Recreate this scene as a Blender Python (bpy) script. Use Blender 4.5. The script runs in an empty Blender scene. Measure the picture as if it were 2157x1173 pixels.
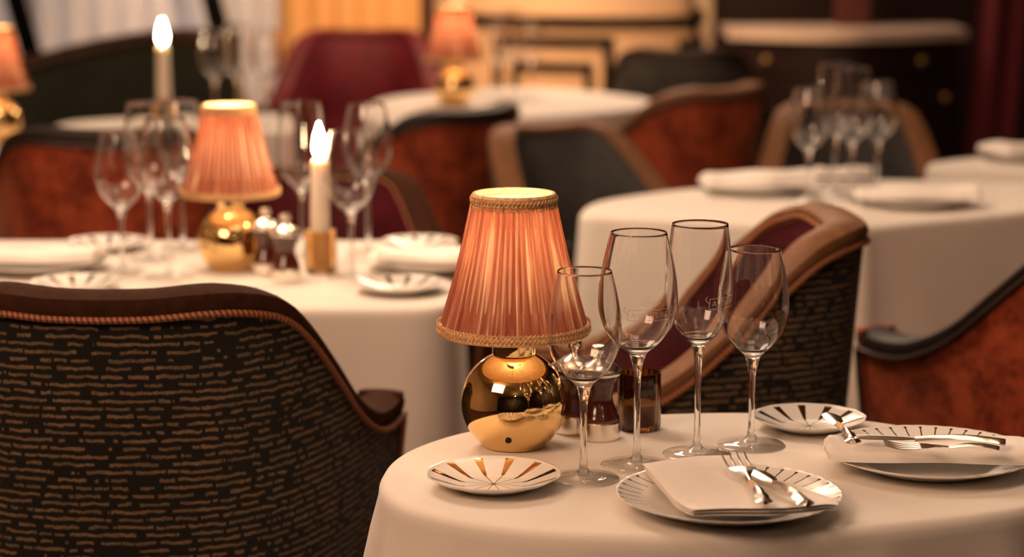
import bpy, bmesh, math, random
from mathutils import Vector, Matrix
PI = math.pi
S = bpy.context.scene
COL = S.collection
random.seed(7)

# ------------------------------------------------------------------ camera
FPX, W, H = 4800.0, 2157.0, 1173.0
TH = math.atan(836.5 / FPX)
CZ = 1.37
TZ = 0.75
cam = bpy.data.cameras.new('camera'); co = bpy.data.objects.new('camera', cam); COL.objects.link(co)
co.location = (0, 0, CZ); co.rotation_euler = (PI/2 - TH, 0, 0)
cam.sensor_width = 36; cam.lens = 36 * FPX / W; cam.clip_end = 60
cam.dof.use_dof = True; cam.dof.focus_distance = 2.42; cam.dof.aperture_fstop = 3.3
S.camera = co
S.view_settings.view_transform = 'Standard'; S.view_settings.look = 'None'
S.view_settings.exposure = -0.32; S.view_settings.gamma = 1.0; S.view_settings.use_curve_mapping = False

def ray(x, y):
    a = (x - W/2) / FPX; b = -(y - H/2) / FPX
    return Vector((a, math.cos(TH) + b*math.sin(TH), -math.sin(TH) + b*math.cos(TH)))
def P(x, y, z=TZ):
    d = ray(x, y); t = (z - CZ) / d.z
    return Vector((0, 0, CZ)) + d*t
def Q(x, y, D):
    d = ray(x, y); return Vector((0, 0, CZ)) + d*(D/d.y)

# ------------------------------------------------------------------ object helpers
def thing(name, label, cat, loc=(0, 0, 0), rz=0, group=None):
    o = bpy.data.objects.new(name, None); COL.objects.link(o)
    o.location = loc; o.rotation_euler = (0, 0, rz); o['label'] = label; o['category'] = cat
    if group: o['group'] = group
    return o
def tag(o, label, cat, group=None):
    o['label'] = label; o['category'] = cat
    if group: o['group'] = group
    return o
def obj(name, bm, m, parent=None, smooth=True, angle=40):
    me = bpy.data.meshes.new(name)
    bmesh.ops.recalc_face_normals(bm, faces=bm.faces)
    for f in bm.faces: f.smooth = smooth
    bm.to_mesh(me); bm.free()
    if smooth and angle: me.set_sharp_from_angle(angle=math.radians(angle))
    o = bpy.data.objects.new(name, me); COL.objects.link(o)
    if m: me.materials.append(m)
    if parent: o.parent = parent
    return o
def struct(name, bm, m, parent=None, smooth=False):
    o = obj(name, bm, m, parent, smooth)
    if not parent: o['kind'] = 'structure'
    return o
def dup(root, loc, rz, label, group=None, scale=1):
    r = root.copy(); COL.objects.link(r); r.location = loc; r.rotation_euler = (0, 0, rz); r.scale = (scale,)*3
    r['label'] = label
    if group: r['group'] = group
    for ch in list(root.children):
        c = ch.copy(); COL.objects.link(c); c.parent = r
        for g in list(ch.children):
            d = g.copy(); COL.objects.link(d); d.parent = c
    return r

# ------------------------------------------------------------------ mesh helpers
def lathe(prof, n=48, bm=None, c=(0, 0, 0), rmod=None, close=False):
    bm = bm or bmesh.new(); rows = []
    for r, z in prof:
        if r < 1e-6: rows.append([bm.verts.new((c[0], c[1], c[2]+z))])
        else:
            row = []
            for i in range(n):
                a = 2*PI*i/n; k = rmod(a, r, z) if rmod else 1
                row.append(bm.verts.new((c[0]+r*k*math.cos(a), c[1]+r*k*math.sin(a), c[2]+z)))
            rows.append(row)
    pairs = list(zip(rows, rows[1:]))
    if close: pairs.append((rows[-1], rows[0]))
    for A, B in pairs:
        for i in range(n):
            j = (i+1) % n
            vs = [A[i % len(A)], A[j % len(A)], B[j % len(B)], B[i % len(B)]]
            u = []
            for v in vs:
                if v not in u: u.append(v)
            if len(u) > 2: bm.faces.new(u)
    return bm
def tube(path, r, n=8, bm=None, closed=False, flat=1.0):
    bm = bm or bmesh.new(); rows = []; m = len(path); path = [Vector(p) for p in path]
    up = Vector((0, 0, 1))
    for i, p in enumerate(path):
        a = path[(i-1) % m] if (closed or i > 0) else p
        b = path[(i+1) % m] if (closed or i < m-1) else p
        t = (b-a).normalized()
        if abs(t.dot(up)) > .95: s = t.cross(Vector((0, 1, 0))).normalized()
        else: s = t.cross(up).normalized()
        u = s.cross(t); rr = r(i/(m-1)) if callable(r) else r
        rows.append([bm.verts.new(p + s*rr*math.cos(2*PI*k/n) + u*rr*flat*math.sin(2*PI*k/n)) for k in range(n)])
    rng = range(m) if closed else range(m-1)
    for i in rng:
        A, B = rows[i], rows[(i+1) % m]
        for k in range(n):
            bm.faces.new((A[k], A[(k+1) % n], B[(k+1) % n], B[k]))
    if not closed:
        bm.faces.new(rows[0][::-1]); bm.faces.new(rows[-1])
    return bm
def box(x0, x1, y0, y1, z0, z1, bm=None, bev=0):
    own = bmesh.new()
    bmesh.ops.create_cube(own, size=1)
    for v in own.verts:
        v.co = Vector(((x0+x1)/2 + v.co.x*(x1-x0), (y0+y1)/2 + v.co.y*(y1-y0), (z0+z1)/2 + v.co.z*(z1-z0)))
    if bev: bmesh.ops.bevel(own, geom=own.edges[:], offset=bev, segments=3, affect='EDGES')
    if bm is None: return own
    me = bpy.data.meshes.new('tmp'); own.to_mesh(me); own.free(); bm.from_mesh(me); bpy.data.meshes.remove(me)
    return bm
def catmull(pts, n, closed=False):
    pts = [Vector(p) for p in pts]; m = len(pts); out = []
    segs = m if closed else m-1
    for s in range(segs):
        if closed: a, b, c, d = (pts[(s+k-1) % m] for k in range(4))
        else: a, b, c, d = pts[max(s-1, 0)], pts[s], pts[s+1], pts[min(s+2, m-1)]
        for i in range(n):
            t = i/n
            out.append(.5*((2*b) + (c-a)*t + (2*a-5*b+4*c-d)*t*t + (3*b-a-3*c+d)*t**3))
    if not closed: out.append(pts[-1])
    return out
def resample(pts, n, closed=False):
    P_ = list(pts) + ([pts[0]] if closed else []); L = [0]
    for a, b in zip(P_, P_[1:]): L.append(L[-1] + (b-a).length)
    out = []; j = 0; cnt = n if closed else n-1
    for i in range(n):
        t = L[-1]*i/cnt
        while j < len(L)-2 and L[j+1] < t: j += 1
        f = (t-L[j]) / max(1e-9, L[j+1]-L[j])
        out.append(P_[j].lerp(P_[j+1], min(1, max(0, f))))
    return out

# ------------------------------------------------------------------ materials
class N:
    def __init__(s, name):
        s.m = bpy.data.materials.new(name); s.m.use_nodes = True; s.t = s.m.node_tree
        s.b = s.t.nodes['Principled BSDF']; s.out = s.t.nodes['Material Output']
    def n(s, typ, **k):
        x = s.t.nodes.new(typ)
        for a, v in k.items():
            if a.startswith('i_'): x.inputs[a[2:].replace('_', ' ')].default_value = v
            else: setattr(x, a, v)
        return x
    def l(s, a, b): s.t.links.new(a, b)
    def math(s, op, a, b=None, c=None):
        x = s.n('ShaderNodeMath', operation=op)
        for i, v in enumerate((a, b, c)):
            if v is None: continue
            if isinstance(v, (int, float)): x.inputs[i].default_value = v
            else: s.l(v, x.inputs[i])
        return x.outputs[0]
    def ramp(s, fac, stops):
        x = s.n('ShaderNodeValToRGB'); cr = x.color_ramp
        while len(cr.elements) < len(stops): cr.elements.new(.5)
        for e, (p, c) in zip(cr.elements, stops): e.position = p; e.color = (*c, 1)
        s.l(fac, x.inputs[0]); return x.outputs[0]
    def mix(s, fac, a, b):
        x = s.n('ShaderNodeMix', data_type='RGBA')
        if isinstance(fac, (int, float)): x.inputs[0].default_value = fac
        else: s.l(fac, x.inputs[0])
        for i, v in ((6, a), (7, b)):
            if isinstance(v, tuple): x.inputs[i].default_value = (*v, 1)
            else: s.l(v, x.inputs[i])
        return x.outputs[2]
    def noise(s, vec, scale, detail=3, rough=.5):
        x = s.n('ShaderNodeTexNoise'); x.inputs['Scale'].default_value = scale; x.inputs['Detail'].default_value = detail
        x.inputs['Roughness'].default_value = rough
        if vec is not None: s.l(vec, x.inputs['Vector'])
        return x.outputs['Fac']
    def bump(s, h, strength=.3, dist=.002):
        x = s.n('ShaderNodeBump'); x.inputs['Strength'].default_value = strength; x.inputs['Distance'].default_value = dist
        s.l(h, x.inputs['Height']); s.l(x.outputs[0], s.b.inputs['Normal'])
    def co(s, which='Object'):
        return s.n('ShaderNodeTexCoord').outputs[which]
def setp(b, **k):
    for a, v in k.items():
        so = b.inputs[a.replace('_', ' ')]
        so.default_value = (*v, 1) if so.type == 'RGBA' else v
def simple(name, col, rough=.5, metal=0, spec=.5, noise=None, **k):
    q = N(name); setp(q.b, Base_Color=col, Roughness=rough, Metallic=metal, Specular_IOR_Level=spec, **k)
    if noise:
        sc, amt, st = noise
        f = q.noise(q.co(), sc, 4)
        d = tuple(c*(1-amt) for c in col); e = tuple(min(1, c*(1+amt)) for c in col)
        q.l(q.ramp(f, [(.3, d), (.7, e)]), q.b.inputs['Base Color'])
        if st: q.bump(f, st, .001)
    return q.m

def m_cloth(name, col):
    q = N(name); setp(q.b, Base_Color=col, Roughness=.85, Specular_IOR_Level=.15, Sheen_Weight=.15)
    c = q.co()
    f = q.noise(c, 900, 2)
    g = q.noise(c, 9, 3)
    h = q.math('ADD', q.math('MULTIPLY', f, .08), q.math('MULTIPLY', g, 1.2))
    q.bump(h, .35, .004)
    return q.m
CLOTH = m_cloth('white_linen', (.80, .75, .69))
NAPKIN = m_cloth('white_napkin_linen', (.93, .89, .84))

def m_weave(name, base, dash, dash2):
    q = N(name); uv = q.co('UV'); sp = q.n('ShaderNodeSeparateXYZ'); q.l(uv, sp.inputs[0])
    u, v = sp.outputs[0], sp.outputs[1]
    cb = q.n('ShaderNodeCombineXYZ'); q.l(u, cb.inputs[0]); q.l(v, cb.inputs[1])
    wob = q.noise(cb.outputs[0], 55, 3, .6)
    v2 = q.math('ADD', v, q.math('MULTIPLY', q.math('SUBTRACT', wob, .5), .009))
    rv = q.math('DIVIDE', v2, .0098)
    row = q.math('FLOOR', rv); fr = q.math('FRACT', rv)
    line = q.math('LESS_THAN', q.math('ABSOLUTE', q.math('SUBTRACT', fr, .5)), .19)
    rnd = q.n('ShaderNodeTexWhiteNoise', noise_dimensions='1D'); q.l(row, rnd.inputs['W'])
    uu = q.math('ADD', q.math('DIVIDE', u, .030), q.math('MULTIPLY', rnd.outputs['Value'], 17.3))
    cb2 = q.n('ShaderNodeCombineXYZ'); q.l(uu, cb2.inputs[0]); q.l(q.math('MULTIPLY', row, 3.71), cb2.inputs[1])
    gap = q.noise(cb2.outputs[0], 1.6, 2, .55)
    seg = q.math('GREATER_THAN', gap, .44)
    cell = q.n('ShaderNodeTexWhiteNoise', noise_dimensions='2D')
    cb3 = q.n('ShaderNodeCombineXYZ'); q.l(q.math('FLOOR', uu), cb3.inputs[0]); q.l(row, cb3.inputs[1]); q.l(cb3.outputs[0], cell.inputs['Vector'])
    fuzz = q.math('GREATER_THAN', q.noise(cb.outputs[0], 420, 2, .7), .40)
    mask = q.math('MULTIPLY', q.math('MULTIPLY', line, seg), fuzz)
    dcol = q.mix(cell.outputs['Value'], dash, dash2)
    q.l(q.mix(mask, base, dcol), q.b.inputs['Base Color'])
    setp(q.b, Roughness=.75, Specular_IOR_Level=.25, Sheen_Weight=.1)
    q.bump(mask, .5, .0015)
    return q.m
WEAVE = m_weave('black_fabric_with_gold_dashes', (.008, .007, .006), (.235, .145, .072), (.14, .10, .054))

def m_velvet(name, a, b, sc=16):
    q = N(name); c = q.co()
    f = q.noise(c, sc, 5, .65); g = q.noise(c, sc*4.5, 3, .6)
    h = q.math('ADD', q.math('MULTIPLY', f, .6), q.math('MULTIPLY', g, .4))
    q.l(q.ramp(h, [(.38, a), (.62, b)]), q.b.inputs['Base Color'])
    setp(q.b, Roughness=.6, Sheen_Weight=.4, Sheen_Roughness=.4, Sheen_Tint=(1, .45, .25), Specular_IOR_Level=.2)
    q.bump(f, .3, .003)
    return q.m
RED = m_velvet('rust_red_velvet', (.11, .014, .007), (.42, .080, .028))
GREY = m_velvet('slate_grey_velvet', (.030, .029, .028), (.055, .052, .049), 8)
GREY.node_tree.nodes['Principled BSDF'].inputs['Sheen Tint'].default_value = (.6, .6, .6, 1)
GREY.node_tree.nodes['Principled BSDF'].inputs['Sheen Weight'].default_value = .15
MAROON = m_velvet('burgundy_velvet', (.042, .002, .006), (.085, .004, .013), 6)
MAROON.node_tree.nodes['Principled BSDF'].inputs['Sheen Weight'].default_value = .03
GREEN = m_velvet('dark_green_velvet', (.018, .022, .012), (.032, .036, .020), 6)
GREEN.node_tree.nodes['Principled BSDF'].inputs['Sheen Tint'].default_value = (.5, .5, .3, 1)
LEATHER = simple('brown_leather', (.045, .017, .009), .85, 0, .08, noise=(60, .25, .12))
TAN = simple('tan_leather', (.19, .085, .036), .6, 0, .22, noise=(60, .2, .1))
BLACKRAIL = simple('black_leather', (.016, .009, .007), .55, 0, .25)
WOOD = simple('dark_walnut', (.05, .020, .010), .35, noise=(12, .3, 0))
def m_piping(name, col):
    q = N(name); setp(q.b, Base_Color=col, Roughness=.5)
    uv = q.co('UV'); sp = q.n('ShaderNodeSeparateXYZ'); q.l(uv, sp.inputs[0])
    w = q.math('SINE', q.math('ADD', q.math('MULTIPLY', sp.outputs[0], 900), q.math('MULTIPLY', sp.outputs[1], 6.283)))
    q.l(q.ramp(q.math('ADD', q.math('MULTIPLY', w, .5), .5), [(.15, tuple(c*.25 for c in col)), (.6, col)]), q.b.inputs['Base Color'])
    q.bump(w, .6, .001)
    return q.m
PIPE = m_piping('copper_rope_piping', (.42, .15, .06))
PIPE_TAN = m_piping('tan_rope_piping', (.35, .20, .09))
PIPE_DARK = simple('dark_piping', (.03, .015, .010), .5)

BRASS = simple('polished_brass', (.95, .66, .30), .035, 1)
GOLD = simple('satin_gold', (.85, .55, .24), .25, 1)
SILVER = simple('polished_silver', (.92, .86, .78), .2, 1)
def m_glass(name, col=(1, 1, 1), rough=0.0, ior=1.47):
    q = N(name); setp(q.b, Base_Color=col, Roughness=rough, IOR=ior, Transmission_Weight=1.0)
    return q.m
GLASS = m_glass('clear_glass')
q = N('thin_clear_glass')
tr = q.n('ShaderNodeBsdfTransparent'); tr.inputs[0].default_value = (.96, .96, .95, 1)
gs = q.n('ShaderNodeBsdfGlossy'); gs.inputs['Roughness'].default_value = .02
fr = q.n('ShaderNodeFresnel'); fr.inputs[0].default_value = 1.45
mx = q.n('ShaderNodeMixShader'); q.l(fr.outputs[0], mx.inputs[0]); q.l(tr.outputs[0], mx.inputs[1]); q.l(gs.outputs[0], mx.inputs[2]); q.l(mx.outputs[0], q.out.inputs[0])
THIN = q.m
AMBER = m_glass('smoked_amber_glass', (.30, .15, .045), .02)
AMBER2 = m_glass('honey_amber_glass', (.92, .66, .34), .05)
WAX = simple('ivory_wax', (.88, .80, .68), .4, Subsurface_Weight=.4, Subsurface_Radius=(.02, .012, .006), Subsurface_Scale=1.0)
def m_emit(name, col, st):
    q = N(name); e = q.n('ShaderNodeEmission'); e.inputs[0].default_value = (*col, 1); e.inputs[1].default_value = st
    q.l(e.outputs[0], q.out.inputs[0]); return q.m
FLAME = m_emit('candle_flame', (1, .72, .38), 170)
BULB = m_emit('warm_bulb', (1, .72, .42), 5)
MILLWOOD = simple('red_brown_lacquered_wood', (.085, .014, .008), .18, noise=(20, .3, 0), Coat_Weight=.6)

def m_shade():
    q = N('pleated_salmon_silk'); uv = q.co('UV'); sp = q.n('ShaderNodeSeparateXYZ'); q.l(uv, sp.inputs[0])
    cb = q.n('ShaderNodeCombineXYZ'); q.l(q.math('MULTIPLY', sp.outputs[0], 40), cb.inputs[0]); q.l(q.math('MULTIPLY', sp.outputs[1], 1.0), cb.inputs[1])
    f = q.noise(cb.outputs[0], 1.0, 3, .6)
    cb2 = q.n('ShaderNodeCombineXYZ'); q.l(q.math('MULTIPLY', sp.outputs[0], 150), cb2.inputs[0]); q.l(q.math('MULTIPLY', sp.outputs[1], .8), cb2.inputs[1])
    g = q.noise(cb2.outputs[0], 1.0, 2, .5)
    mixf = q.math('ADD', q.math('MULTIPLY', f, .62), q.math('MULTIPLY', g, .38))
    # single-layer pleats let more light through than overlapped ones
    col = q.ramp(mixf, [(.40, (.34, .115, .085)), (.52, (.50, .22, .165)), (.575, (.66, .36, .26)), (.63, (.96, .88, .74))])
    d = q.n('ShaderNodeBsdfDiffuse'); q.l(col, d.inputs[0])
    t = q.n('ShaderNodeBsdfTranslucent'); q.l(col, t.inputs[0])
    m = q.n('ShaderNodeMixShader'); m.inputs[0].default_value = .5
    q.l(d.outputs[0], m.inputs[1]); q.l(t.outputs[0], m.inputs[2]); q.l(m.outputs[0], q.out.inputs[0])
    bp = q.n('ShaderNodeBump'); bp.inputs['Strength'].default_value = .5; bp.inputs['Distance'].default_value = .002
    q.l(g, bp.inputs['Height']); q.l(bp.outputs[0], d.inputs['Normal'])
    return q.m
SHADE = m_shade()
q = N('cream_shade_lining')
d = q.n('ShaderNodeBsdfDiffuse'); d.inputs[0].default_value = (.9, .78, .6, 1)
t = q.n('ShaderNodeBsdfTranslucent'); t.inputs[0].default_value = (.9, .72, .5, 1)
mx = q.n('ShaderNodeMixShader'); mx.inputs[0].default_value = .55
q.l(d.outputs[0], mx.inputs[1]); q.l(t.outputs[0], mx.inputs[2]); q.l(mx.outputs[0], q.out.inputs[0])
LINING = q.m
BRAID = simple('gold_tan_braid', (.80, .47, .23), .6, noise=(260, .35, .5))

PORC = None
def m_plate(name, kind):
    q = N(name); c = q.co(); sp = q.n('ShaderNodeSeparateXYZ'); q.l(c, sp.inputs[0])
    x, y = sp.outputs[0], sp.outputs[1]
    r = q.math('SQRT', q.math('ADD', q.math('MULTIPLY', x, x), q.math('MULTIPLY', y, y)))
    a = q.math('ARCTAN2', y, x)
    if kind == 'bread':
        n = 12
        fr = q.math('ABSOLUTE', q.math('SUBTRACT', q.math('FRACT', q.math('ADD', q.math('MULTIPLY', a, n/(2*PI)), .5)), .5))
        # distance from stripe axis in metres
        dist = q.math('MULTIPLY', fr, q.math('MULTIPLY', r, 2*PI/n))
        wdt = q.math('MULTIPLY', q.math('SUBTRACT', r, .022), .115)
        st = q.math('MULTIPLY', q.math('LESS_THAN', dist, wdt), q.math('MULTIPLY', q.math('GREATER_THAN', r, .031), q.math('LESS_THAN', r, .0665)))
        thin = q.math('MULTIPLY', q.math('LESS_THAN', dist, .00045), q.math('LESS_THAN', r, .032))
        mask = q.math('MAXIMUM', st, thin)
    else:
        n = 40
        fr = q.math('ABSOLUTE', q.math('SUBTRACT', q.math('FRACT', q.math('ADD', q.math('MULTIPLY', a, n/(2*PI)), .5)), .5))
        dist = q.math('MULTIPLY', fr, q.math('MULTIPLY', r, 2*PI/n))
        st = q.math('MULTIPLY', q.math('LESS_THAN', dist, .00075), q.math('MULTIPLY', q.math('GREATER_THAN', r, .088), q.math('LESS_THAN', r, .1105)))
        dot = q.math('MULTIPLY', q.math('LESS_THAN', dist, .0017), q.math('LESS_THAN', q.math('ABSOLUTE', q.math('SUBTRACT', r, .1085)), .0015))
        mask = q.math('MAXIMUM', st, dot)
    # only on the upper side
    g = q.n('ShaderNodeNewGeometry'); sg = q.n('ShaderNodeSeparateXYZ')
    tn = q.n('ShaderNodeTexCoord'); q.l(tn.outputs['Normal'], sg.inputs[0])
    mask = q.math('MULTIPLY', mask, q.math('GREATER_THAN', sg.outputs[2], .2))
    q.l(q.mix(mask, (.85, .82, .77), (.26, .145, .055)), q.b.inputs['Base Color'])
    q.l(mask, q.b.inputs['Metallic'])
    q.l(q.math('ADD', .22, q.math('MULTIPLY', mask, -.12)), q.b.inputs['Roughness'])
    return q.m
PL_BREAD = m_plate('porcelain_with_gold_stripes', 'bread')
PL_DINNER = m_plate('porcelain_with_fine_gold_ticks', 'dinner')

# ------------------------------------------------------------------ tub chair
HALF = [(0, 0, .884), (.06, .003, .885), (.12, .016, .889), (.163, .040, .886), (.202, .085, .870), (.227, .135, .831), (.252, .205, .767),
        (.271, .280, .706), (.288, .360, .668), (.300, .430, .658), (.310, .480, .664)]
def chair(label, outer, inner, rail, pipe, loc, rz, group, scale=1, width=1.0):
    R = thing('tub_chair', label, 'chair', loc, rz, group); R.scale = (scale,)*3
    half = resample(catmull([Vector(p) for p in HALF], 8), 34)
    st = [Vector((-p.x, p.y, p.z)) for p in half[:0:-1]] + half
    st = [Vector((p.x*width, p.y-.30, p.z)) for p in st]
    n = len(st); nor = []; arc = [0]
    for i in range(n):
        a, b = st[max(i-1, 0)], st[min(i+1, n-1)]; t = Vector((b.x-a.x, b.y-a.y, 0)).normalized()
        nor.append(Vector((t.y, -t.x, 0)))
        if i: arc.append(arc[-1] + Vector((st[i].x-st[i-1].x, st[i].y-st[i-1].y, 0)).length)
    C = Vector((0, .02, 0)); ZB = .25
    def outp(i, z, off=0):
        p = st[i]; k = 1 - .17*((p.z-z)/.6)**.9 if z < p.z else 1
        v = C + (Vector((p.x, p.y, 0))-C)*k + nor[i]*off
        return Vector((v.x, v.y, z))
    # outer upholstery
    bm = bmesh.new(); uvl = bm.loops.layers.uv.new('UVMap'); rows = []; M = 14
    for i in range(n):
        zt = st[i].z - .008
        rows.append([(bm.verts.new(outp(i, ZB + (zt-ZB)*j/M, .002+.006*math.sin(PI*j/M))), arc[i], ZB + (zt-ZB)*j/M) for j in range(M+1)])
    for i in range(n-1):
        for j in range(M):
            vs = [rows[i][j], rows[i+1][j], rows[i+1][j+1], rows[i][j+1]]
            f = bm.faces.new([v[0] for v in vs])
            for lp, v in zip(f.loops, vs): lp[uvl].uv = (v[1], v[2])
    obj('outer_upholstery', bm, outer, R)
    # inner upholstery
    bm = bmesh.new(); rows = []; TH_ = .052; ZS = .40
    for i in range(n):
        r = []
        for j in range(9):
            z = st[i].z - .006 - (st[i].z-.006-ZS)*j/8
            r.append(bm.verts.new(outp(i, z, -TH_ - .020*math.sin(PI*min(1, j/5)))))
        rows.append(r)
    for i in range(n-1):
        for j in range(8): bm.faces.new((rows[i][j], rows[i+1][j], rows[i+1][j+1], rows[i][j+1]))
    obj('inner_upholstery', bm, inner, R)
    # rail and arm fronts
    bm = bmesh.new(); rows = []
    sec = [(.004, -.012), (.007, .0), (.004, .008), (-.010, .013), (-.026, .015), (-.042, .013), (-.055, .008), (-.058, .0), (-.055, -.012)]
    for i in range(n):
        p = st[i]
        rows.append([bm.verts.new(Vector((p.x, p.y, p.z)) + nor[i]*o + Vector((0, 0, h))) for o, h in sec])
    for i in range(n-1):
        for j in range(len(sec)-1): bm.faces.new((rows[i][j], rows[i+1][j], rows[i+1][j+1], rows[i][j+1]))
    obj('top_rail', bm, rail, R)
    for e, sgn in ((0, 1), (n-1, 1)):
        bm = bmesh.new(); r1 = []
        fwd = Vector((0, 1, 0))
        zs = [st[e].z+.012 - (st[e].z+.012-ZB)*k/10 for k in range(11)]
        for z in zs:
            zz = min(z, st[e].z)
            row = []
            for o, f in ((.006, -.01), (.004, .006), (-.010, .014), (-.026, .016), (-.044, .014), (-.058, .006), (-.060, -.01)):
                w = outp(e, zz, o); row.append(bm.verts.new((w.x, w.y+f, z)))
            r1.append(row)
        for a, b in zip(r1, r1[1:]):
            for j in range(6): bm.faces.new((a[j], a[j+1], b[j+1], b[j]))
        bm.faces.new(r1[0])
        obj('arm_front', bm, outer if outer is not WEAVE else rail, R)
    # piping
    path = [outp(i, st[i].z-.016, .008) for i in range(n)]
    path += [outp(n-1, st[n-1].z-.02-.38*k/8, .008)+Vector((0, .004, 0)) for k in range(1, 9)]
    path = [outp(0, st[0].z-.02-.38*k/8, .008)+Vector((0, .004, 0)) for k in range(8, 0, -1)] + path
    bm = tube(path, .0042, 8)
    uvl = bm.loops.layers.uv.new('UVMap'); L = 0
    ring = {}
    acc = [0]
    for a, b in zip(path, path[1:]): acc.append(acc[-1]+(b-a).length)
    bm.verts.index_update()
    for f in bm.faces:
        ks = [lp.vert.index % 8 for lp in f.loops]
        wrap = 0 in ks and 7 in ks
        for lp, k in zip(f.loops, ks): lp[uvl].uv = (acc[lp.vert.index//8], (k+8*(wrap and k == 0))/8)
    obj('piping', bm, pipe, R)
    obj('inner_piping', tube([Vector((st[i].x, st[i].y, st[i].z-.004)) - nor[i]*.058 for i in range(n)], .003, 6), pipe, R)
    # seat
    pts = [outp(i, .42, -.085) for i in range(n)]
    fl, fr_ = pts[0], pts[-1]
    pts = pts + [Vector((fr_.x*(1-2*k/9), fr_.y + .05 + .02*math.sin(PI*k/9), .42)) for k in range(0, 10)]
    bm = bmesh.new(); cen = sum(pts, Vector())/len(pts); rows = []
    for z, k in ((.30, .97), (.40, .98), (.435, 1.0), (.455, .985), (.466, .93), (.474, .75), (.478, .45)):
        rows.append([bm.verts.new((cen.x+(p.x-cen.x)*k, cen.y+(p.y-cen.y)*k, z)) for p in pts])
    for a, b in zip(rows, rows[1:]):
        for i in range(len(pts)):
            j = (i+1) % len(pts); bm.faces.new((a[i], a[j], b[j], b[i]))
    bm.faces.new(rows[0]); bm.faces.new(rows[-1])
    obj('seat', bm, inner, R)
    # frame + legs
    bm = bmesh.new(); a = []; b = []
    allp = [outp(i, ZB, -.004) for i in range(n)] + [Vector((fr_.x*(1-2*k/9), fr_.y+.045, ZB)) for k in range(10)]
    a = [bm.verts.new(p) for p in allp]; b = [bm.verts.new(p+Vector((0, 0, .06))) for p in allp]
    for i in range(len(a)):
        j = (i+1) % len(a); bm.faces.new((a[i], a[j], b[j], b[i]))
    bm.faces.new(a); bm.faces.new(b)
    obj('seat_frame', bm, WOOD, R)
    for x, y in ((-.19*width, -.20), (.19*width, -.20), (-.26*width, .14), (.26*width, .14)):
        obj('leg', tube([(x*1.08, y*1.1, 0), (x*1.04, y*1.05, .12), (x, y, .26)], lambda t: .012+.010*t, 10), WOOD, R)
    return R

# ------------------------------------------------------------------ tables with cloths
def offset_outline(px, zz=TZ, closed=True, world=False):
    pts = [(Vector((p[0], p[1], 0)) if world else P(*p)) for p in px]
    for p in pts: p.z = 0
    return resample(catmull(pts, 10, True), 168, True)
def tablecloth(px, label, drop, flare, amp, nf, seed, world=False, group='white tablecloths'):
    o = offset_outline(px, world=world); n = len(o); rnd = random.Random(seed)
    c = sum(o, Vector())/n; area = sum(o[i].x*o[(i+1) % n].y - o[(i+1) % n].x*o[i].y for i in range(n))
    sg = 1 if area > 0 else -1
    nr = []
    for i in range(n):
        t = (o[(i+3) % n] - o[(i-3) % n]).normalized(); nr.append(Vector((t.y, -t.x, 0))*sg)
    ph = [(rnd.uniform(0, 6.28), rnd.choice([-1, 0, 1])) for _ in range(3)]
    def wv(i):
        a = 2*PI*i/n
        s = .55*math.sin((nf)*a+ph[0][0]) + .3*math.sin((nf+3)*a+ph[1][0]) + .25*math.sin((nf*2+1)*a+ph[2][0])
        return s
    bm = bmesh.new(); rows = []
    for k in (.2, .4, .6, .8, .93, .985): rows.append([bm.verts.new((c.x+(p.x-c.x)*k, c.y+(p.y-c.y)*k, TZ)) for p in o])
    for off, dz in ((-.002, -.0006), (.003, -.003), (.0065, -.009), (.0075, -.018)):
        rows.append([bm.verts.new((o[i].x+nr[i].x*off, o[i].y+nr[i].y*off, TZ+dz)) for i in range(n)])
    K = 12
    for k in range(1, K+1):
        t = k/K; row = []
        for i in range(n):
            off = .0075 + flare*t**1.1 + amp*(t**.75)*(wv(i)+.6)
            row.append(bm.verts.new((o[i].x+nr[i].x*off, o[i].y+nr[i].y*off, TZ-.018-t*drop)))
        rows.append(row)
    for a, b in zip(rows, rows[1:]):
        for i in range(n):
            j = (i+1) % n; bm.faces.new((a[i], a[j], b[j], b[i]))
    bm.faces.new(rows[0])
    ob = obj('tablecloth', bm, CLOTH, None, True, 0); tag(ob, label, 'tablecloth', group)
    # the table underneath
    T = thing('dining_table', label.replace('white linen tablecloth on the', 'white-clothed').replace('white linen tablecloth', 'white-clothed table'), 'table', (c.x, c.y, 0), 0, 'cloth-covered tables')
    bm = bmesh.new(); a = []; b = []
    for i in range(n):
        p = o[i]-nr[i]*.004
        a.append(bm.verts.new((p.x-c.x, p.y-c.y, TZ-.03))); b.append(bm.verts.new((p.x-c.x, p.y-c.y, TZ-.004)))
    for i in range(n):
        j = (i+1) % n; bm.faces.new((a[i], a[j], b[j], b[i]))
    bm.faces.new(a); bm.faces.new(b)
    obj('tabletop', bm, WOOD, T)
    obj('pedestal', lathe([(0, 0), (.19, 0), (.19, .02), (.05, .05), (.035, .1), (.035, .66), (.07, .72), (0, .72)], 32), WOOD, T)
    return ob
T1 = [(812, 1005), (838, 965), (900, 932), (1010, 903), (1180, 883), (1400, 871), (1600, 869), (1820, 884), (2000, 914), (2157, 948),
      (2270, 985), (2290, 1020), (2157, 1066), (1920, 1098), (1600, 1124), (1300, 1124), (1060, 1106), (890, 1072), (826, 1038)]
tablecloth(T1, 'white linen tablecloth on the nearest table with the sharp lamp and four glasses', .40, .050, .026, 13, 3)
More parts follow.
